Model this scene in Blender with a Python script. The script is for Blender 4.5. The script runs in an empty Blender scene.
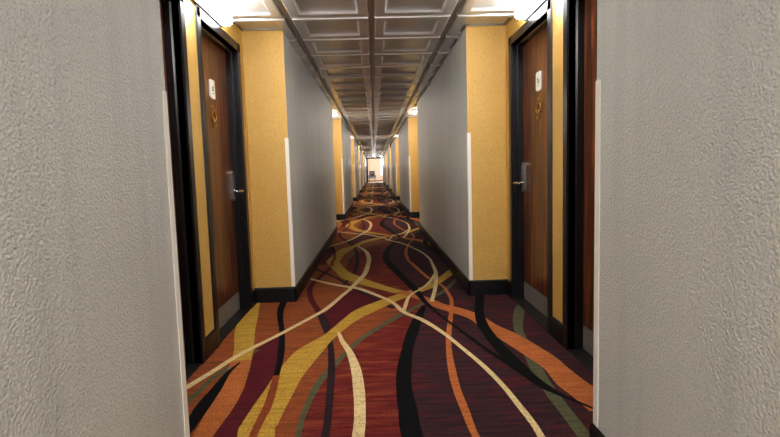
import bpy, bmesh, math, random
from mathutils import Matrix, Vector
random.seed(4)
C = bpy.context.scene.collection

# ---------------------------------------------------------------- measures (metres)
CAM_H = 1.0632
WL, WR = -0.687, 0.767          # faces of the grey corridor walls
AL, AR = -1.012, 1.084          # faces of the recess side walls
H = 2.1976                      # ceiling
BB = 0.126                      # baseboard height
RET = [4.263, 11.46, 18.57, 25.70, 32.83, 39.96]      # yellow return wall of each recess
NEAR = [1.79, 9.05, 16.05, 23.23, 30.36, 37.49]       # near end of each recess
BACK = (-5.35, -2.88)           # the recess behind the camera
Y0, YE = -8.0, 46.0
T = 4.01                        # carpet repeat
RIBBONS = [
    ('cream', [(-0.27, 7.38, 0.0222), (-0.237, 7.213, 0.03), (-0.206, 7.098, 0.0373), (-0.174, 6.973, 0.0418), (-0.132, 6.724, 0.0542), (-0.109, 6.466, 0.0564), (-0.098, 6.252, 0.0516), (-0.098, 6.015, 0.05), (-0.126, 5.367, 0.0513), (-0.183, 5.005, 0.0473), (-0.253, 4.631, 0.0418), (-0.317, 4.36, 0.0367), (-0.379, 4.089, 0.0404), (-0.432, 3.905, 0.0399), (-0.558, 3.609, 0.0379), (-0.671, 3.351, 0.0364), (-0.825, 3.028, 0.0375), (-0.909, 2.766, 0.0381), (-0.979, 2.564, 0.0409), (-1.018, 2.452, 0.0391)]),
    ('black', [(0.354, 7.981, 0.0372), (0.281, 7.659, 0.0651), (0.218, 7.342, 0.0755), (0.164, 7.021, 0.0686), (0.125, 6.697, 0.077), (0.111, 6.444, 0.077), (0.115, 6.232, 0.0853), (0.119, 5.997, 0.0873), (0.184, 5.521, 0.0902), (0.263, 4.954, 0.0706), (0.332, 4.482, 0.0682), (0.373, 4.093, 0.0389), (0.444, 3.692, 0.0243), (0.54, 3.292, 0.0246), (0.624, 2.942, 0.0273), (0.711, 2.654, 0.0392), (0.77, 2.429, 0.04), (0.808, 2.345, 0.0316), (0.883, 2.221, 0.0183), (0.938, 2.129, 0.014)]),
    ('black', [(0.919, 4.507, 0.0753), (0.844, 4.223, 0.0708), (0.787, 3.971, 0.0708), (0.736, 3.72, 0.067), (0.7, 3.426, 0.0754), (0.699, 3.171, 0.073), (0.709, 2.949, 0.079), (0.733, 2.695, 0.077), (0.767, 2.49, 0.0558), (0.812, 2.355, 0.0336), (0.869, 2.232, 0.0155)]),
    ('green', [(1.237, 4.032, 0.0472), (1.149, 3.951, 0.0598), (1.067, 3.814, 0.0739), (0.979, 3.558, 0.0738), (0.908, 3.29, 0.0557), (0.88, 3.073, 0.0525), (0.85, 2.899, 0.0551), (0.823, 2.671, 0.0663), (0.806, 2.486, 0.0619), (0.798, 2.323, 0.0624), (0.795, 2.161, 0.058), (0.795, 2.035, 0.0586), (0.79, 1.907, 0.0548), (0.784, 1.736, 0.0499)]),
    ('yellow', [(0.879, 9.531, 0.1208), (0.783, 9.323, 0.1128), (0.608, 8.93, 0.0936), (0.472, 8.648, 0.0993), (0.265, 8.409, 0.1256), (0.112, 8.222, 0.1362), (-0.097, 7.912, 0.1585), (-0.208, 7.672, 0.1091), (-0.322, 7.323, 0.0904), (-0.414, 7.068, 0.1577), (-0.453, 6.875, 0.1624), (-0.485, 6.664, 0.1517), (-0.499, 6.48, 0.1512), (-0.513, 6.309, 0.154), (-0.521, 6.169, 0.1574), (-0.514, 6.05, 0.1485), (-0.391, 5.523, 0.1286), (-0.279, 5.188, 0.1746), (-0.132, 4.915, 0.1598), (0.045, 4.644, 0.1246), (0.182, 4.467, 0.116)]),
    ('orange', [(0.182, 4.467, 0.12), (0.302, 4.321, 0.1102), (0.435, 4.068, 0.0944), (0.477, 3.954, 0.1171), (0.579, 3.81, 0.1376), (0.683, 3.622, 0.1188), (0.733, 3.4, 0.1181), (0.81, 3.158, 0.1464), (0.896, 2.797, 0.1457), (0.92, 2.625, 0.1259), (0.929, 2.437, 0.1499), (0.955, 2.287, 0.1543), (0.963, 2.136, 0.1367)]),
    ('black', [(-0.81, 4.58, 0.0525), (-0.785, 4.325, 0.0579), (-0.767, 4.037, 0.0539), (-0.727, 3.781, 0.0428), (-0.654, 3.438, 0.0356), (-0.597, 3.096, 0.0411), (-0.568, 2.878, 0.0357), (-0.549, 2.674, 0.0307)]),
    ('rust2', [(-0.549, 6.684, 0.0358), (-0.533, 6.507, 0.0382), (-0.522, 6.33, 0.0401), (-0.525, 6.196, 0.0377), (-0.526, 6.051, 0.0352), (-0.51, 5.808, 0.05)]),
    ('dred', [(-0.51, 5.808, 0.0443), (-0.56, 5.39, 0.0461), (-0.608, 5.075, 0.0484), (-0.627, 4.791, 0.0506), (-0.598, 4.511, 0.0471), (-0.55, 4.258, 0.0477), (-0.462, 3.937, 0.051)]),
    ('purple2', [(-0.462, 7.947, 0.0514), (-0.393, 7.659, 0.0617), (-0.332, 7.324, 0.0408), (-0.293, 7.055, 0.0377), (-0.264, 6.737, 0.0391), (-0.249, 6.479, 0.0378), (-0.238, 6.264, 0.0346), (-0.232, 6.026, 0.0348), (-0.239, 5.468, 0.0523), (-0.299, 5.001, 0.0381), (-0.325, 4.785, 0.0273)]),
    ('purple2', [(-0.921, 6.177, 0.0429), (-0.647, 5.626, 0.0387), (-0.383, 5.085, 0.0317), (-0.189, 4.601, 0.0333), (0.012, 4.144, 0.0389), (0.118, 3.93, 0.0394)]),
    ('cream', [(-0.741, 9.277, 0.0398), (-0.595, 9.06, 0.0446), (-0.353, 8.799, 0.0551), (-0.191, 8.667, 0.0522), (-0.031, 8.41, 0.0467), (0.109, 8.124, 0.034), (0.188, 7.817, 0.0414), (0.309, 7.588, 0.0434), (0.415, 7.282, 0.0312), (0.492, 6.967, 0.0278), (0.553, 6.695, 0.0303), (0.593, 6.432, 0.0277), (0.611, 6.219, 0.0296), (0.62, 6.098, 0.03), (0.622, 5.954, 0.0298), (0.599, 5.293, 0.0405), (0.553, 4.86, 0.037), (0.5, 4.494, 0.034), (0.425, 4.085, 0.0308)]),
    ('cream', [(0.581, 5.191, 0.029), (0.492, 4.826, 0.031), (0.386, 4.551, 0.028), (0.309, 4.411, 0.0271), (0.25, 4.242, 0.0277), (0.21, 3.991, 0.0303), (0.185, 3.821, 0.029)]),
    ('green', [(0.752, 4.918, 0.0299), (0.682, 4.708, 0.035), (0.573, 4.445, 0.045), (0.453, 4.23, 0.0386), (0.325, 4.006, 0.0383), (0.208, 3.818, 0.0498), (0.092, 3.623, 0.0512), (-0.032, 3.405, 0.0444), (-0.124, 3.21, 0.0377), (-0.2, 2.983, 0.0352), (-0.256, 2.792, 0.0413), (-0.311, 2.579, 0.0389), (-0.334, 2.39, 0.032), (-0.346, 2.188, 0.0252), (-0.342, 2.026, 0.0214), (-0.333, 1.912, 0.0146)]),
    ('orange', [(0.526, 7.715, 0.0315), (0.453, 7.313, 0.0344), (0.405, 6.976, 0.0339), (0.377, 6.671, 0.0407), (0.364, 6.42, 0.0393), (0.365, 6.21, 0.038), (0.369, 5.976, 0.0301), (0.4, 5.755, 0.0384), (0.451, 5.319, 0.0354), (0.499, 4.989, 0.033), (0.54, 4.831, 0.0271), (0.589, 4.599, 0.0263), (0.596, 4.331, 0.0291), (0.587, 4.094, 0.0297), (0.526, 3.705, 0.0316)]),
    ('yellow', [(-1.046, 4.263, 0.1371), (-1.003, 4.01, 0.1364), (-0.967, 3.812, 0.1369), (-0.909, 3.469, 0.1338), (-0.83, 3.123, 0.1174), (-0.796, 2.918, 0.116)]),
    ('orange2', [(-0.796, 2.918, 0.1162), (-0.775, 2.78, 0.1165), (-0.747, 2.517, 0.1251), (-0.735, 2.3, 0.1147), (-0.737, 2.059, 0.083), (-0.741, 1.876, 0.0792)]),
    ('green', [(-0.739, 3.095, 0.033), (-0.788, 2.989, 0.0381), (-0.836, 2.83, 0.0404), (-0.887, 2.642, 0.0321), (-0.913, 2.409, 0.0309), (-0.929, 2.278, 0.0296)]),
    ('black', [(-0.794, 2.886, 0.0133), (-0.82, 2.736, 0.03), (-0.82, 2.524, 0.0539), (-0.824, 2.338, 0.069), (-0.819, 2.171, 0.0568), (-0.822, 2.027, 0.0569)]),
]
PATCHES = [
    ('dred', [(-0.763, 3.097), (-0.668, 3.334), (-0.642, 3.331), (-0.597, 3.079), (-0.564, 2.832), (-0.565, 2.585), (-0.594, 2.317), (-0.592, 2.047), (-0.589, 1.933), (-0.691, 1.941), (-0.692, 2.055), (-0.679, 2.295), (-0.681, 2.511), (-0.713, 2.774)]),
    ('dred', [(-0.402, 3.9), (-0.319, 4.258), (-0.237, 4.688), (-0.107, 4.511), (0.109, 4.13), (0.011, 4.019), (-0.097, 3.916), (-0.271, 3.525), (-0.346, 3.444), (-0.436, 3.795)]),
]


# ---------------------------------------------------------------- helpers
class MB:
    """collects shapes for ONE mesh"""
    def __init__(self): self.bm = bmesh.new()
    def box(self, x0, x1, y0, y1, z0, z1, mat=0, bevel=0, skip=()):
        b = self.bm
        if x0 > x1: x0, x1 = x1, x0
        if y0 > y1: y0, y1 = y1, y0
        v = [b.verts.new((x, y, z)) for z in (z0, z1) for y in (y0, y1) for x in (x0, x1)]
        F = {'-z': (0, 2, 3, 1), '+z': (4, 5, 7, 6), '-y': (0, 1, 5, 4), '+y': (2, 6, 7, 3), '-x': (0, 4, 6, 2), '+x': (1, 3, 7, 5)}
        fs = []
        for k, q in F.items():
            if k in skip: continue
            f = b.faces.new([v[i] for i in q])
            f.material_index = mat.get(k, mat.get('*', 0)) if isinstance(mat, dict) else mat
            fs.append(f)
        if bevel:
            es = list({e for f in fs for e in f.edges})
            bmesh.ops.bevel(b, geom=es, offset=bevel, segments=2, profile=.5, affect='EDGES')
        return fs
    def tube(self, pts, r, n=10, mat=0, cap=True):
        b = self.bm; pts = [Vector(p) for p in pts]; rings = []
        rr = r if isinstance(r, (list, tuple)) else [r] * len(pts)
        ref = Vector((0, 0, 1))
        for i, p in enumerate(pts):
            d = (pts[min(i + 1, len(pts) - 1)] - pts[max(i - 1, 0)]).normalized()
            a = d.cross(ref)
            if a.length < .05: a = d.cross(Vector((0, 1, 0)))
            a.normalize(); c = d.cross(a)
            rings.append([b.verts.new(p + (a * math.cos(2 * math.pi * k / n) + c * math.sin(2 * math.pi * k / n)) * rr[i]) for k in range(n)])
        for i in range(len(rings) - 1):
            for k in range(n):
                f = b.faces.new((rings[i][k], rings[i][(k + 1) % n], rings[i + 1][(k + 1) % n], rings[i + 1][k])); f.material_index = mat; f.smooth = True
        if cap:
            b.faces.new(rings[0][::-1]).material_index = mat; b.faces.new(rings[-1]).material_index = mat
    def torus(self, c, R, r, ry=1.0, axis='x', n=28, m=8, a0=0, a1=2 * math.pi):
        b = self.bm; rings = []; c = Vector(c); closed = abs(a1 - a0 - 2 * math.pi) < 1e-3
        cnt = n if closed else n + 1
        for i in range(cnt):
            a = a0 + (a1 - a0) * i / n
            o = Vector((0, math.cos(a) * R, math.sin(a) * R * ry)); d = o.normalized()
            rings.append([b.verts.new(c + o + d * r * math.cos(2 * math.pi * k / m) + Vector((1, 0, 0)) * r * math.sin(2 * math.pi * k / m)) for k in range(m)])
        for i in range(cnt if closed else cnt - 1):
            p, q = rings[i], rings[(i + 1) % cnt]
            for k in range(m):
                f = b.faces.new((p[k], p[(k + 1) % m], q[(k + 1) % m], q[k])); f.smooth = True
    def prism(self, prof, axis, a, b_, mat=0, smooth=False, caps=True):
        """prof: list of 2D points; axis 'y' -> prof is (x,z) swept along y; 'z' -> (x,y); 'x' -> (y,z)"""
        b = self.bm
        def P(p, t):
            return {'y': (p[0], t, p[1]), 'z': (p[0], p[1], t), 'x': (t, p[0], p[1])}[axis]
        A = [b.verts.new(P(p, a)) for p in prof]; B = [b.verts.new(P(p, b_)) for p in prof]
        n = len(prof)
        for i in range(n):
            f = b.faces.new((A[i], A[(i + 1) % n], B[(i + 1) % n], B[i])); f.material_index = mat; f.smooth = smooth
        if caps:
            b.faces.new(A[::-1]).material_index = mat; b.faces.new(B).material_index = mat
    def build(self, name, mats, parent=None, recalc=True):
        if recalc: bmesh.ops.recalc_face_normals(self.bm, faces=self.bm.faces[:])
        me = bpy.data.meshes.new(name); self.bm.to_mesh(me); self.bm.free()
        for m in (mats if isinstance(mats, (list, tuple)) else [mats]): me.materials.append(m)
        o = bpy.data.objects.new(name, me); C.objects.link(o)
        if parent: o.parent = parent
        return o

def tag(o, label=None, cat=None, group=None, kind=None):
    if label: o['label'] = label
    if cat: o['category'] = cat
    if group: o['group'] = group
    if kind: o['kind'] = kind
    return o
def thing(name, loc, label, cat, group=None, kind=None):
    o = bpy.data.objects.new(name, None); C.objects.link(o); o.location = loc
    o.empty_display_size = .1
    return tag(o, label, cat, group, kind)

# ---------------------------------------------------------------- materials
def mat(name, col, rough=.5, metal=0, noise=None, bump=None, emit=None, coat=0, spec=None, mottle=None):
    """noise: list of (scale, (sx,sy,sz), colour2, lo, hi); bump: (scale, strength, (sx,sy,sz), distance)"""
    m = bpy.data.materials.new(name); m.use_nodes = True
    nt = m.node_tree; N = nt.nodes; L = nt.links; b = N['Principled BSDF']
    b.inputs['Roughness'].default_value = rough; b.inputs['Metallic'].default_value = metal
    b.inputs['Base Color'].default_value = (*col, 1)
    if coat: b.inputs['Coat Weight'].default_value = coat; b.inputs['Coat Roughness'].default_value = .12
    if spec is not None: b.inputs['Specular IOR Level'].default_value = spec
    geo = N.new('ShaderNodeNewGeometry')
    prev = None
    for (sc, s3, c2, lo, hi) in (noise or []):
        mp = N.new('ShaderNodeMapping'); mp.inputs['Scale'].default_value = s3; L.new(geo.outputs['Position'], mp.inputs['Vector'])
        nz = N.new('ShaderNodeTexNoise'); nz.inputs['Scale'].default_value = sc; nz.inputs['Detail'].default_value = 4; L.new(mp.outputs[0], nz.inputs['Vector'])
        rg = N.new('ShaderNodeMapRange'); rg.inputs[1].default_value = lo; rg.inputs[2].default_value = hi; L.new(nz.outputs['Fac'], rg.inputs[0])
        mx = N.new('ShaderNodeMix'); mx.data_type = 'RGBA'; L.new(rg.outputs[0], mx.inputs[0])
        if prev: L.new(prev, mx.inputs[6])
        else: mx.inputs[6].default_value = (*col, 1)
        mx.inputs[7].default_value = (*c2, 1); prev = mx.outputs[2]
    if prev: L.new(prev, b.inputs['Base Color'])
    if bump:
        hprev = None
        for (sc, st, s3, dist) in bump:
            mp = N.new('ShaderNodeMapping'); mp.inputs['Scale'].default_value = s3; L.new(geo.outputs['Position'], mp.inputs['Vector'])
            nz = N.new('ShaderNodeTexNoise'); nz.inputs['Scale'].default_value = sc; nz.inputs['Detail'].default_value = 2; L.new(mp.outputs[0], nz.inputs['Vector'])
            bp = N.new('ShaderNodeBump'); bp.inputs['Strength'].default_value = st; bp.inputs['Distance'].default_value = dist
            L.new(nz.outputs['Fac'], bp.inputs['Height'])
            if hprev: L.new(hprev, bp.inputs['Normal'])
            hprev = bp.outputs[0]
        L.new(hprev, b.inputs['Normal'])
    if emit:
        b.inputs['Emission Color'].default_value = (*emit[0], 1); b.inputs['Emission Strength'].default_value = emit[1]
    return m
def s(r, g, b):   # sRGB 0-255 -> linear
    f = lambda c: (c / 255 / 12.92) if c / 255 <= .04045 else ((c / 255 + .055) / 1.055) ** 2.4
    return (f(r), f(g), f(b))

ORANGE_PEEL = [(130, .8, (1, 1, 1.15), .0065), (300, .35, (1, 1, 1), .003)]
M = {}
M['grey'] = mat('grey_wallcovering', s(196, 196, 189), .42, noise=[(1.2, (1, 1, .6), s(187, 187, 181), .35, .7), (5, (1, 2.4, .16), s(180, 180, 176), .45, .75), (150, (1, 1, 1.15), s(158, 156, 150), .50, .72)], bump=ORANGE_PEEL, spec=.45)  # streaked layer: faint vertical sheen painted into the colour
M['yellow'] = mat('ochre_wallcovering', s(203, 166, 90), .40, noise=[(2.2, (1, 1, .6), s(194, 154, 78), .35, .7), (150, (1, 1, 1.15), s(172, 132, 62), .50, .72)], bump=ORANGE_PEEL, spec=.5)
M['black'] = mat('black_painted_metal', s(17, 17, 23), .34, spec=.45, bump=[(60, .08, (1, 1, .2), .002)])
M['base'] = mat('black_rubber_base', s(9, 9, 12), .36, spec=.35)
M['wood'] = mat('reddish_wood_veneer', s(100, 52, 26), .34, coat=.22,
    noise=[(9, (2.6, 2.6, .12), s(50, 22, 11), .40, .60), (9, (14, 14, .55), s(58, 28, 14), .42, .66), (16, (3.5, 3.5, .1), s(152, 88, 46), .52, .68)], bump=[(60, .10, (12, 12, .4), .001)])
M['steel'] = mat('brushed_steel_plate', s(140, 136, 128), .38, metal=.4, noise=[(30, (1, 1, 12), s(122, 118, 112), .4, .7)])
M['chrome'] = mat('satin_chrome', s(190, 190, 192), .18, metal=1)
M['lock'] = mat('grey_lock_case', s(128, 128, 132), .34, metal=.6)
M['brass'] = mat('aged_brass', s(170, 132, 66), .28, metal=1)
M['dark'] = mat('dark_recess', s(14, 12, 12), .5)
M['white_plastic'] = mat('white_plastic', s(226, 222, 212), .35)
M['guard'] = mat('white_vinyl_guard', s(225, 220, 210), .35)
M['green_ink'] = mat('green_ink', s(44, 78, 66), .5)
M['lens'] = mat('glowing_acrylic', s(245, 245, 240), .4, emit=((1, .975, .94), 38))
M['lens_far'] = M['lens']
M['ceiling'] = mat('silver_ceiling_tile', s(214, 217, 221), .25, metal=.55, noise=[(1.3, (1, 1, 1), s(196, 199, 203), .35, .7)], bump=[(9, .10, (1, 1, 1), .01)])
M['tbar'] = mat('ceiling_grid_metal', s(150, 148, 144), .42, metal=.55)
M['cream_wall'] = mat('cream_wall', s(228, 219, 204), .7, noise=[(3, (4, 1, .1), s(222, 205, 182), .4, .65)])
M['blue_fabric'] = mat('pale_blue_fabric', s(142, 160, 190), .9)
M['floral'] = mat('dark_floral_fabric', s(52, 52, 70), .9, noise=[(14, (1, 1, 1), s(170, 165, 165), .52, .6)])
M['chair_wood'] = mat('brown_chair_wood', s(120, 78, 48), .4)
M['white_paint'] = mat('white_window_paint', s(235, 235, 232), .4)
M['beige_floor'] = mat('beige_hard_floor', s(176, 146, 118), .4, noise=[(6, (1, 1, 1), s(160, 130, 104), .4, .6)])

def carpet(name, c1, c2, c3=None, streak=(.42, .66)):
    nz = [(7, (.7, 6, 1), c2, streak[0], streak[1])]
    if c3: nz.append((3.2, (1.2, 5.5, 1), c3, .5, .72))
    dk = tuple(v * .42 for v in c1)
    nz.append((110, (1, 1, 1), dk, .46, .74))
    return mat(name, c1, .95, noise=nz, bump=[(220, .6, (1, 1, 1), .004)], spec=.12)
CP = {
 'rust':    carpet('carpet_rust', s(142, 76, 40), s(120, 58, 32), s(98, 66, 38)),
 'rust2':   carpet('carpet_dark_rust', s(132, 66, 34), s(120, 56, 30)),
 'orange2': carpet('carpet_soft_orange', s(168, 100, 52), s(150, 86, 44)),
 'red':     carpet('carpet_red', s(112, 40, 32), s(84, 24, 27), s(136, 68, 38), streak=(.4, .6)),
 'dred':    carpet('carpet_dark_red', s(86, 24, 32), s(70, 20, 28)),
 'purple':  carpet('carpet_aubergine', s(62, 36, 40), s(44, 28, 34), s(92, 28, 32), streak=(.4, .6)),
 'purple2': carpet('carpet_dark_plum', s(46, 28, 32), s(36, 24, 28)),
 'yellow':  carpet('carpet_gold', s(180, 144, 60), s(156, 122, 46)),
 'orange':  carpet('carpet_orange', s(176, 104, 56), s(156, 88, 46)),
 'cream':   carpet('carpet_cream', s(208, 184, 138), s(192, 168, 120)),
 'green':   carpet('carpet_moss', s(88, 88, 62), s(72, 74, 54)),
 'black':   carpet('carpet_black', s(7, 7, 9), s(5, 5, 7)),
}
CK = list(CP.keys())

# ---------------------------------------------------------------- carpet (one floor mesh, pattern woven in)
def spline(P, n=8):
    out = []
    for i in range(len(P) - 1):
        p0 = P[max(i - 1, 0)]; p1 = P[i]; p2 = P[i + 1]; p3 = P[min(i + 2, len(P) - 1)]
        for k in range(n):
            t = k / n
            out.append(tuple(.5 * (2 * b + (c - a) * t + (2 * a - 5 * b + 4 * c - d) * t * t + (3 * b - a - 3 * c + d) * t ** 3) for a, b, c, d in zip(p0, p1, p2, p3)))
    out.append(tuple(P[-1]))
    return out
def clampx(x): return max(AL - .09, min(AR + .09, x))
fl = MB(); fb = fl.bm
def quad(pts, z, key):
    pts = [(clampx(p[0]), min(p[1], YE)) for p in pts]
    if abs(sum(pts[i][0] * pts[(i + 1) % len(pts)][1] - pts[(i + 1) % len(pts)][0] * pts[i][1] for i in range(len(pts)))) < 1e-7: return
    f = fb.faces.new([fb.verts.new((x, y, z)) for x, y in pts]); f.material_index = CK.index(key)
    f.normal_update()
    if f.normal.z < 0: f.normal_flip()
fl.box(AL - .09, AR + .09, Y0, YE, -.05, 0, mat=CK.index('rust'))
R = {i: r for i, r in enumerate(RIBBONS)}
def ribbon(i): return RIBBONS[i][1]
# boundary of the aubergine field = the black band B, closed over one repeat
Bc = [p[:2] for p in ribbon(1)[:12]]                       # from crossing (Y 7.98) to crossing (Y 4.09)
Bc = [(.373, 4.093 + T)] + Bc[0:11] + [(.373, 4.093)]
Bs = spline(Bc, 8)
# left boundary of the red field: green line, then the dark thread
Gp = [p[:2] for p in ribbon(13)[5:15]]                     # from apex (Y 3.82) down to Y 2.03
Lc = [(.19, 3.80 + T)] + [(x, y + T) for x, y in Gp[1:]] + [(-.34, 5.7), (-.30, 5.2), (-.15, 4.75), (.03, 4.2), (.19, 3.80)]
Ls = spline(Lc, 8)
def xat(S, y):
    for a, b in zip(S[:-1], S[1:]):
        if b[1] <= y <= a[1]:
            return a[0] + (b[0] - a[0]) * (a[1] - y) / max(a[1] - b[1], 1e-6)
    return None
def bx(y):
    lo = Bs[-1][1]; yy = (y - lo) % T + lo; return xat(Bs, min(max(yy, lo + 1e-4), Bs[0][1] - 1e-4))
def lx(y):
    lo = Ls[-1][1]; yy = (y - lo) % T + lo; return xat(Ls, min(max(yy, lo + 1e-4), Ls[0][1] - 1e-4))
st = .05; n = int((YE - Y0) / st)
for i in range(n):
    ya, yb = Y0 + i * st, Y0 + (i + 1) * st
    A, B_ = bx(ya), bx(yb); a, b_ = lx(ya), lx(yb)
    if None in (A, B_, a, b_): continue
    quad([(A, ya), (2, ya), (2, yb), (B_, yb)], .0004, 'purple')
    if a < A or b_ < B_: quad([(min(a, A), ya), (A, ya), (B_, yb), (min(b_, B_), yb)], .0004, 'red')
ORDER = {'green': 0, 'purple2': 1, 'dred': 1, 'rust2': 6, 'orange2': 2, 'yellow': 3, 'orange': 4, 'black': 5, 'cream': 7}
def Z(key, j): return .0009 + .0004 * ORDER[key] + .00002 * j
for k in range(-3, 12):
    dy = k * T
    for (key, poly) in PATCHES:
        if max(y for x, y in poly) + dy < Y0 or min(y for x, y in poly) + dy > YE: continue
        quad([(x, y + dy) for x, y in poly], .0007, key)
    for j, (key, P) in enumerate(RIBBONS):
        S = spline(P, 7)
        if max(p[1] for p in S) + dy < Y0 or min(p[1] for p in S) + dy > YE: continue
        LR = []
        for i, (x, y, w) in enumerate(S):
            q0, q1 = S[max(i - 1, 0)], S[min(i + 1, len(S) - 1)]
            tx, ty = q1[0] - q0[0], q1[1] - q0[1]; l = math.hypot(tx, ty) or 1; nx, ny = -ty / l, tx / l
            LR.append(((x + nx * w / 2, y + ny * w / 2 + dy), (x - nx * w / 2, y - ny * w / 2 + dy)))
        for (a, b_), (c, d) in zip(LR[:-1], LR[1:]):
            if min(a[1], b_[1], c[1], d[1]) > YE - .02 or max(a[1], b_[1], c[1], d[1]) < Y0: continue
            quad([a, b_, d, c], Z(key, j), key)
floor = fl.build('floor', [CP[k] for k in CK], recalc=False)
tag(floor, 'patterned corridor carpet of rust, red and plum with swirling gold, cream and black bands', 'carpet', kind='structure')

# ---------------------------------------------------------------- ceiling: pressed silver lay-in tiles
ce = MB(); cb = ce.bm
TS = .61; XC = .014; YT = 3.926
PROF = [(.0, -.001), (.012, -.001), (.0125, .003), (.020, .003), (.026, -.020), (.036, -.022), (.092, -.022), (.098, -.020), (.108, -.004), (.118, -.002)]
def tile(cx, cy):
    rings = []
    for d, z in PROF:
        hx = TS / 2 - d
        rings.append([cb.verts.new((cx + sx * hx, cy + sy * hx, H + z)) for sx, sy in ((-1, -1), (1, -1), (1, 1), (-1, 1))])
    for i in range(len(rings) - 1):
        for k in range(4):
            f = cb.faces.new((rings[i][k], rings[i + 1][k], rings[i + 1][(k + 1) % 4], rings[i][(k + 1) % 4]))
            f.material_index = 1 if i < 2 else 0
    f = cb.faces.new(rings[-1][::-1]); f.material_index = 0
j0 = int((Y0 - YT) / TS) - 1; j1 = int((YE - YT) / TS) + 1
for j in range(j0, j1):
    for i in range(-2, 2):
        tile(XC + (i + .5) * TS, YT + (j + .5) * TS)
ceil = ce.build('ceiling', [M['ceiling'], M['tbar']], recalc=False)
tag(ceil, 'dropped ceiling of pressed silver metal tiles in a grid', 'ceiling', kind='structure')

# ---------------------------------------------------------------- corridor walls with recesses and door openings
DOORS = [(2.035, 2.890), (3.215, 4.070)]       # opening extents of the two doors of the first recess
DOOR_TOP = 1.99
def recesses():
    return [BACK] + list(zip(NEAR, RET))
def make_wall(side):
    w = MB(); sx = -1 if side == 'left' else 1
    XG = WL if sx < 0 else WR; XA = AL if sx < 0 else AR; XO = XA + sx * .16
    face = '+x' if sx < 0 else '-x'
    rc = recesses()
    ys = [Y0] + [v for r in rc for v in r] + [YE]
    for a, b_ in zip(ys[0::2], ys[1::2]):      # grey projecting segments
        w.box(XG, XO, a, b_, 0, H + .03, mat={face: 0, '*': 1})
    for r in rc:                               # ochre recess back walls
        if abs(r[0] - 1.79) < .01:
            e = [r[0], DOORS[0][0], DOORS[0][1], DOORS[1][0], DOORS[1][1], r[1]]
            for a, b_ in zip(e[0::2], e[1::2]): w.box(XA, XO, a, b_, 0, H + .03, mat=1)
            for a, b_ in DOORS: w.box(XA, XO, a, b_, DOOR_TOP, H + .03, mat=1)
        else:
            w.box(XA, XO, r[0], r[1], 0, H + .03, mat=1)
    o = w.build('wall_' + side, [M['grey'], M['yellow']])
    tag(o, '%s corridor wall, grey textured covering with ochre yellow recesses' % side, 'wall', kind='structure')
    # baseboard
    t = .011; b = MB()
    cx = -sx
    def run(y0_, y1_, x): b.prism([(x, 0), (x + cx * t, 0), (x + cx * t, BB - .012), (x + cx * t * .45, BB), (x, BB)], 'y', y0_, y1_)
    def cross(xa, xb, y, sgn): b.prism([(y, 0), (y + sgn * t, 0), (y + sgn * t, BB - .012), (y + sgn * t * .45, BB), (y, BB)], 'x', xa, xb)
    for a, b_ in zip(ys[0::2], ys[1::2]): run(a - (t if a > Y0 else 0), b_ + (t if b_ < YE else 0), XG)
    for r in rc:
        cross(XA, XG + cx * t, r[0], 1); cross(XA, XG + cx * t, r[1], -1)
        if abs(r[0] - 1.79) < .01:
            run(r[0], DOORS[0][0] - .06, XA); run(DOORS[0][1] + .067, DOORS[1][0] - .06, XA); run(DOORS[1][1] + .06, r[1], XA)
        else: run(r[0], r[1], XA)
    o = b.build('baseboard_' + side, M['base'])
    tag(o, 'black rubber baseboard along the %s corridor wall' % side, 'baseboard', kind='structure')
    # thin dark ceiling angle
    a_ = MB()
    for p, q in zip(ys[0::2], ys[1::2]): a_.box(XG, XG + cx * .014, p, q, H - .010, H - .004)
    for r in rc:
        a_.box(XA, XA + cx * .014, r[0], r[1], H - .010, H - .004)
        a_.box(XA, XG, r[1] - .014, r[1], H - .010, H - .004); a_.box(XA, XG, r[0], r[0] + .014, H - .010, H - .004)
    o = a_.build('trim_1' if sx < 0 else 'trim_2', M['tbar'])
    tag(o, 'thin dark metal angle where the ceiling meets the %s wall' % side, 'ceiling trim', kind='structure')
make_wall('left'); make_wall('right')

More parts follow.
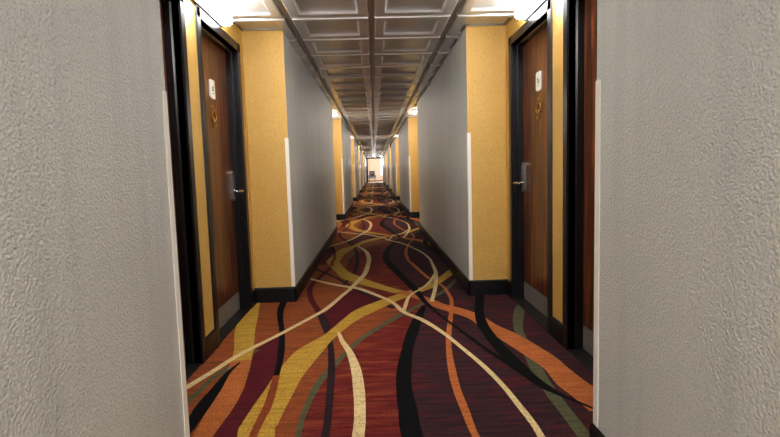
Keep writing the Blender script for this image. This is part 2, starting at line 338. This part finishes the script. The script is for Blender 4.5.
# ---------------------------------------------------------------- doors
ORD = ['nearest', 'second']
def make_door(n, sx, y0, y1, which, hs=1):
    side = 'left' if sx < 0 else 'right'
    XA = AL if sx < 0 else AR
    d = thing('door_%d' % n, (XA, (y0 + y1) / 2, 0),
        'reddish brown wooden guest room door in black frame, %s on the %s side' % (which, side), 'door', kind='structure')
    X = lambda v: sx * v                       # local: 0 = wall face, + = into the wall
    yc = (y0 + y1) / 2; a, b_ = y0 - yc, y1 - yc
    f = MB()                                   # steel frame: face 6 cm proud 1 cm, double rabbet
    def jamb(y, s_):                           # s_: direction away from opening
        prof = [(-.012, 0), (-.012, .062), (0, .066), (0, .066), (.10, .066), (.10, -.012), (.042, -.012), (.038, 0)]
        pr = [(X(px), y + s_ * (py if py > 0 else py)) for px, py in prof if True]
        pr = [(X(-.012), y), (X(-.012), y + s_ * .058), (X(.0), y + s_ * .062), (X(.10), y + s_ * .02), (X(.10), y - s_ * .012), (X(.044), y - s_ * .012), (X(.036), y)]
        f.prism(pr, 'z', 0, DOOR_TOP + .06)
    jamb(a, -1); jamb(b_, 1)
    hp = [(X(-.012), DOOR_TOP), (X(-.012), DOOR_TOP + .058), (X(0), DOOR_TOP + .062), (X(.10), DOOR_TOP + .02), (X(.10), DOOR_TOP - .012), (X(.044), DOOR_TOP - .012), (X(.036), DOOR_TOP)]
    f.prism(hp, 'y', a - .058, b_ + .058)
    fo = f.build('door_frame', M['black'], d)
    th = MB(); th.box(X(-.004), X(.10), a, b_, 0, .008, bevel=.002); th.build('threshold', M['dark'], d)
    l = MB(); l.box(X(.080), X(.124), a + .0125, b_ - .0125, .012, DOOR_TOP - .0135, bevel=.0015)
    leaf = l.build('door_leaf', M['wood'], d)
    xf = .080
    k = MB(); k.box(X(xf - .0015), X(xf + .002), a + .018, b_ - .018, .014, .150, bevel=.0006)
    for yy in (a + .05, 0, b_ - .05):
        for zz in (.03, .135): k.tube([(X(xf - .0015), yy, zz), (X(xf - .0032), yy, zz)], .005, 8)
    k.build('kick_plate', M['steel'], d)
    # lock case near the far edge with a lever pointing back towards the hinges
    yl = hs * (b_ - .055)
    h = MB()
    zc = .98
    h.prism([(yl - .031, zc - .10), (yl - .022, zc - .118), (yl + .022, zc - .118), (yl + .031, zc - .10), (yl + .031, zc + .09), (yl - .031, zc + .09)], 'x', X(xf), X(xf - .022))
    hd = h.build('lock_case', M['lock'], d)
    c = MB(); c.prism([(yl - .033, zc + .088), (yl + .033, zc + .088), (yl + .033, zc + .108), (yl + .024, zc + .116), (yl - .024, zc + .116), (yl - .033, zc + .108)], 'x', X(xf), X(xf - .026))
    c.build('lock_cap', M['chrome'], d)
    sl = MB(); sl.box(X(xf - .0225), X(xf - .0235), yl - .014, yl + .014, zc + .045, zc + .052); sl.build('card_slot', M['dark'], hd)
    v = MB(); zl = .935
    v.tube([(X(xf - .020), yl, zl), (X(xf - .028), yl, zl)], .024, 20)
    v.tube([(X(xf - .026), yl, zl), (X(xf - .072), yl, zl)], .0105, 14)
    v.tube([(X(xf - .076), yl + hs * .012, zl), (X(xf - .078), yl, zl), (X(xf - .078), yl - hs * .03, zl + .001), (X(xf - .074), yl - hs * .08, zl + .001), (X(xf - .066), yl - hs * .118, zl - .002)], [.0125, .0128, .0105, .0092, .0085], 14)
    v.build('door_handle', M['chrome'], d)
    # number plaque with rounded corners
    yp = 3.655 - 3.6425; zp = 1.645
    pr = []
    for cy_, cz_, a0 in ((.034, .050, 0), (-.034, .050, 90), (-.034, -.050, 180), (.034, -.050, 270)):
        for q in range(5):
            an = math.radians(a0 + q * 22.5); pr.append((yp + cy_ + .014 * math.cos(an), zp + cz_ + .014 * math.sin(an)))
    q = MB(); q.prism(pr, 'x', X(xf), X(xf - .010)); pl = q.build('room_plaque', M['white_plastic'], d)
    g = MB()                                   # green emblem: worn figure of blobs and a short line
    for (gy, gz, gr) in ((.006, .016, .009), (-.006, .006, .010), (.004, -.004, .009), (-.010, -.010, .006)):
        pp = [(yp + gy + gr * math.cos(i * math.pi / 5), zp + gz + gr * .9 * math.sin(i * math.pi / 5)) for i in range(10)]
        g.prism(pp, 'x', X(xf - .0099), X(xf - .0110))
    g.box(X(xf - .0099), X(xf - .0110), yp - .018, yp + .018, zp - .030, zp - .027)
    g.build('emblem', M['green_ink'], pl)
    # brass viewer above a ring knocker
    e = MB(); e.tube([(X(xf), yp + .008, 1.528), (X(xf - .005), yp + .008, 1.528)], .010, 16); e.tube([(X(xf - .005), yp + .008, 1.528), (X(xf - .008), yp + .008, 1.528)], .006, 12)
    e.build('door_viewer', M['brass'], d)
    kn = MB(); kn.torus((X(xf - .010), yp, 1.466), .050, .0042, ry=.74)
    kn.torus((X(xf - .009), yp, 1.410), .026, .0036)
    kn.tube([(X(xf), yp, 1.501), (X(xf - .014), yp, 1.501)], .009, 12)
    kn.tube([(X(xf), yp, 1.44), (X(xf - .010), yp, 1.44)], .011, 12)
    kn.build('door_knocker', M['brass'], d)
    return d
make_door(1, -1, *DOORS[0], 'partly hidden nearer one', -1); make_door(2, -1, *DOORS[1], 'fully visible farther one')
make_door(3, 1, *DOORS[0], 'partly hidden nearer one', -1); make_door(4, 1, *DOORS[1], 'fully visible farther one')

# ---------------------------------------------------------------- wall lights (long wraparound fixtures high between the doors)
def make_light(sx):
    XA = AL if sx < 0 else AR
    t = thing('wall_light', (XA, 0, 0), '', 'wall light', 'long glowing wall lights high in the recesses')
    X = lambda v: -sx * v
    L2 = .615
    b = MB(); b.box(X(0), X(.016), -L2, L2, 2.064, 2.186, bevel=.003); b.box(X(.0), X(.022), -L2, L2, 2.056, 2.066, bevel=.001)
    b.build('back_plate', M['black'], t)
    pr = [(.015, 2.186)]
    pr += [(.068 + .018 * math.cos(math.radians(a)), 2.166 + .018 * math.sin(math.radians(a))) for a in (90, 60, 30, 0)]
    pr += [(.056 + .030 * math.cos(math.radians(a)), 2.097 + .030 * math.sin(math.radians(a))) for a in (0, -30, -60, -90)]
    pr += [(.015, 2.067)]
    l = MB(); l.prism([(X(p[0]), p[1]) for p in pr], 'y', -L2 + .006, L2 - .006)
    l.build('lens', M['lens'], t)
    return t
def dup(root):
    r = root.copy(); C.objects.link(r)
    for ch in list(root.children):
        c = ch.copy(); C.objects.link(c); c.parent = r
    return r
NTH = ['first', 'second', 'third', 'fourth', 'fifth', 'farthest']
for sx, side in ((-1, 'left'), (1, 'right')):
    first = make_light(sx)
    for k in range(-1, 6):
        if k == -1: yc = BACK[0] + 1.29
        else: yc = (NEAR[k] + RET[k]) / 2 + .03
        o = first if k == -1 else dup(first)
        o.location.y = yc
        if k == -1: o['label'] = 'white glowing wall light behind the camera on the %s' % side
        elif k == 0: o['label'] = 'big white glowing wall light above the frame of the nearest %s doors' % side
        else: o['label'] = 'white wall light under the ceiling in the %s recess on the %s' % (NTH[k], side)

# ---------------------------------------------------------------- corner guards
def make_guard(sx, y, facing):
    XG = WL if sx < 0 else WR; t = .0028; fl_ = .026
    g = MB(); z0, z1 = BB + .002, 1.345
    gx = -sx                                   # towards the corridor
    # flange on the grey face
    g.box(0, gx * t, 0, -facing * .034, z0, z1)
    g.box(gx * t, -gx * fl_, 0, facing * t, z0, z1)
    o = g.build('corner_guard', M['guard']); o.location = (XG, y, 0)
    return o
for sx, side in ((-1, 'left'), (1, 'right')):
    o = make_guard(sx, NEAR[0], 1)
    tag(o, 'white corner guard on the edge of the large nearest %s grey wall' % side, 'corner guard')
    for k in range(6):
        o = make_guard(sx, RET[k], -1)
        tag(o, 'thin white corner guard on the %s %s corner between yellow and grey wall' % (NTH[k], side), 'corner guard', 'white corner guards along the corridor')

# ---------------------------------------------------------------- far end: black door frame and a bright lounge
fr = MB()
fr.box(WL, -.555, YE, YE + .14, 0, H); fr.box(.745, WR + .02, YE, YE + .14, 0, H); fr.box(-.555, .745, YE, YE + .14, 2.085, H)
o = fr.build('door_5', M['black']); tag(o, 'black frame of the open doorway at the far end of the corridor', 'door frame', kind='structure')
ew = MB(); ew.box(-4, WL, YE, YE + .14, 0, 2.6); ew.box(WR + .02, 4, YE, YE + .14, 0, 2.6); ew.box(WL, WR + .02, YE, YE + .14, H, 2.6)
tag(ew.build('wall_end', M['cream_wall']), 'cream wall around the far doorway', 'wall', kind='structure')
YB = 50.2
bw = MB(); wx0, wx1, wz0, wz1 = .56, 1.75, .55, 2.2
bw.box(-4, wx0, YB, YB + .15, 0, 2.6); bw.box(wx1, 4, YB, YB + .15, 0, 2.6); bw.box(wx0, wx1, YB, YB + .15, 0, wz0); bw.box(wx0, wx1, YB, YB + .15, wz1, 2.6)
bw.box(-4.15, -4, YE, YB + .15, 0, 2.6); bw.box(4, 4.15, YE, YB + .15, 0, 2.6)
tag(bw.build('wall_back', M['cream_wall']), 'cream back wall of the bright lounge beyond the corridor', 'wall', kind='structure')
wf = MB()
for a in ((wx0, wx0 + .05, wz0, wz1), (wx1 - .05, wx1, wz0, wz1), (wx0, wx1, wz0, wz0 + .05), (wx0, wx1, wz1 - .05, wz1), (1.13, 1.17, wz0, wz1)):
    wf.box(a[0], a[1], YB + .03, YB + .09, a[2], a[3])
wn = thing('window_1', (0, 0, 0), 'bright daylight window with white frame seen through the far doorway', 'window', kind='structure')
wf.build('window_frame', M['white_paint'], wn)
gl = MB(); gl.box(wx0 + .05, wx1 - .05, YB + .055, YB + .061, wz0 + .05, wz1 - .05)
gm = bpy.data.materials.new('window_glass'); gm.use_nodes = True
gb = gm.node_tree.nodes['Principled BSDF']; gb.inputs['Transmission Weight'].default_value = 1; gb.inputs['Roughness'].default_value = 0; gb.inputs['IOR'].default_value = 1.02
gl.build('pane', gm, wn)
ff = MB(); ff.box(-4, 4, YE, YB, -.05, .0); tag(ff.build('floor_lounge', M['beige_floor']), 'pale beige floor of the bright lounge at the far end', 'floor', kind='structure')
fc = MB(); fc.box(-4, 4, YE, YB, 2.6, 2.65); tag(fc.build('ceiling_lounge', M['cream_wall']), 'pale ceiling of the far lounge', 'ceiling', kind='structure')
lb = MB(); lb.box(-4, 4, YB - .012, YB, 0, .1); tag(lb.build('baseboard_back', M['chair_wood']), 'brown baseboard on the lounge back wall', 'baseboard', kind='structure')

# armchair seen through the doorway
ch = thing('armchair', (-.22, 48.6, 0), 'dark floral armchair with pale blue seat in the bright far doorway', 'armchair')
q = MB(); q.box(-.27, .27, -.28, .22, .32, .47, bevel=.03); q.build('seat', M['blue_fabric'], ch)
q = MB(); q.prism([(.17, .40), (.28, .40), (.36, .98), (.33, 1.02), (.27, 1.0)], 'x', -.26, .26); q.build('backrest', M['floral'], ch)
for sx in (-1, 1):
    q = MB(); q.box(sx * .27, sx * .34, -.26, .24, .34, .64, bevel=.02); q.build('armrest', M['floral'], ch)
    for yy in (-.24, .22):
        q = MB(); q.tube([(sx * .26, yy * 1.1, 0), (sx * .25, yy, .33)], [.016, .025], 8); q.build('leg', M['chair_wood'], ch)

# small black dome seen under the ceiling on the fourth right return
bxm = MB(); bxm.tube([(0, 0, 0), (-.03, 0, 0), (-.05, 0, 0), (-.062, 0, 0)], [.055, .055, .045, .02], 16)
o = bxm.build('alarm_horn', M['black']); o.location = (WR + .004, NEAR[3] - .12, H - .085)
tag(o, 'small round black device high on the distant right grey wall', 'alarm')

# ---------------------------------------------------------------- lights
def area(name, loc, rot, sx_, sy_, power, col=(1, 1, 1)):
    l = bpy.data.lights.new(name, 'AREA'); l.shape = 'RECTANGLE'; l.size = sx_; l.size_y = sy_; l.energy = power; l.color = col
    o = bpy.data.objects.new(name, l); C.objects.link(o); o.location = loc; o.rotation_euler = rot
    return o
area('added_near_fill', (.04, -1.3, H - .03), (0, 0, 0), .6, 1.8, 70, (1, .97, .93))  # added fill behind the camera to brighten the near walls
area('added_rear_fill', (.04, -6.2, 1.35), (math.radians(90), 0, 0), 1.2, 1.5, 75, (.97, .98, 1))  # added frontal fill from the rear for ceiling bevels and return walls
area('added_lounge_fill', (.5, 48.4, 2.55), (0, 0, 0), 3, 1.5, 50, (1, .98, .95))  # added overhead fill to brighten the lounge back wall
area('lounge_daylight', (.3, 49.9, 2.0), (math.radians(-72), 0, 0), 2.0, 1.0, 90, (.95, .97, 1))

w = bpy.data.worlds.new('daylight'); bpy.context.scene.world = w; w.use_nodes = True
bg = w.node_tree.nodes['Background']; bg.inputs[0].default_value = (.92, .95, 1, 1); bg.inputs[1].default_value = 2.0

# ---------------------------------------------------------------- camera
cam = bpy.data.cameras.new('camera'); cam.sensor_width = 36; cam.sensor_fit = 'HORIZONTAL'; cam.lens = 521.164 / 780 * 36
cam.clip_start = .05; cam.clip_end = 200
co = bpy.data.objects.new('camera', cam); C.objects.link(co)
r_ = Vector((0.9991301102968503, -0.029997311044206595, -0.028968673223344545)); u_ = Vector((0.031617259133533304, 0.09195352607274317, 0.9952612209705094)); f_ = Vector((0.02719138876715941, 0.9953113635305001, -0.09282196940363822))
m = Matrix(((r_.x, u_.x, -f_.x, 0), (r_.y, u_.y, -f_.y, 0), (r_.z, u_.z, -f_.z, CAM_H), (0, 0, 0, 1)))
co.matrix_world = m
bpy.context.scene.camera = co
vs = bpy.context.scene.view_settings
vs.view_transform = 'Standard'; vs.look = 'None'; vs.exposure = .5; vs.gamma = .92
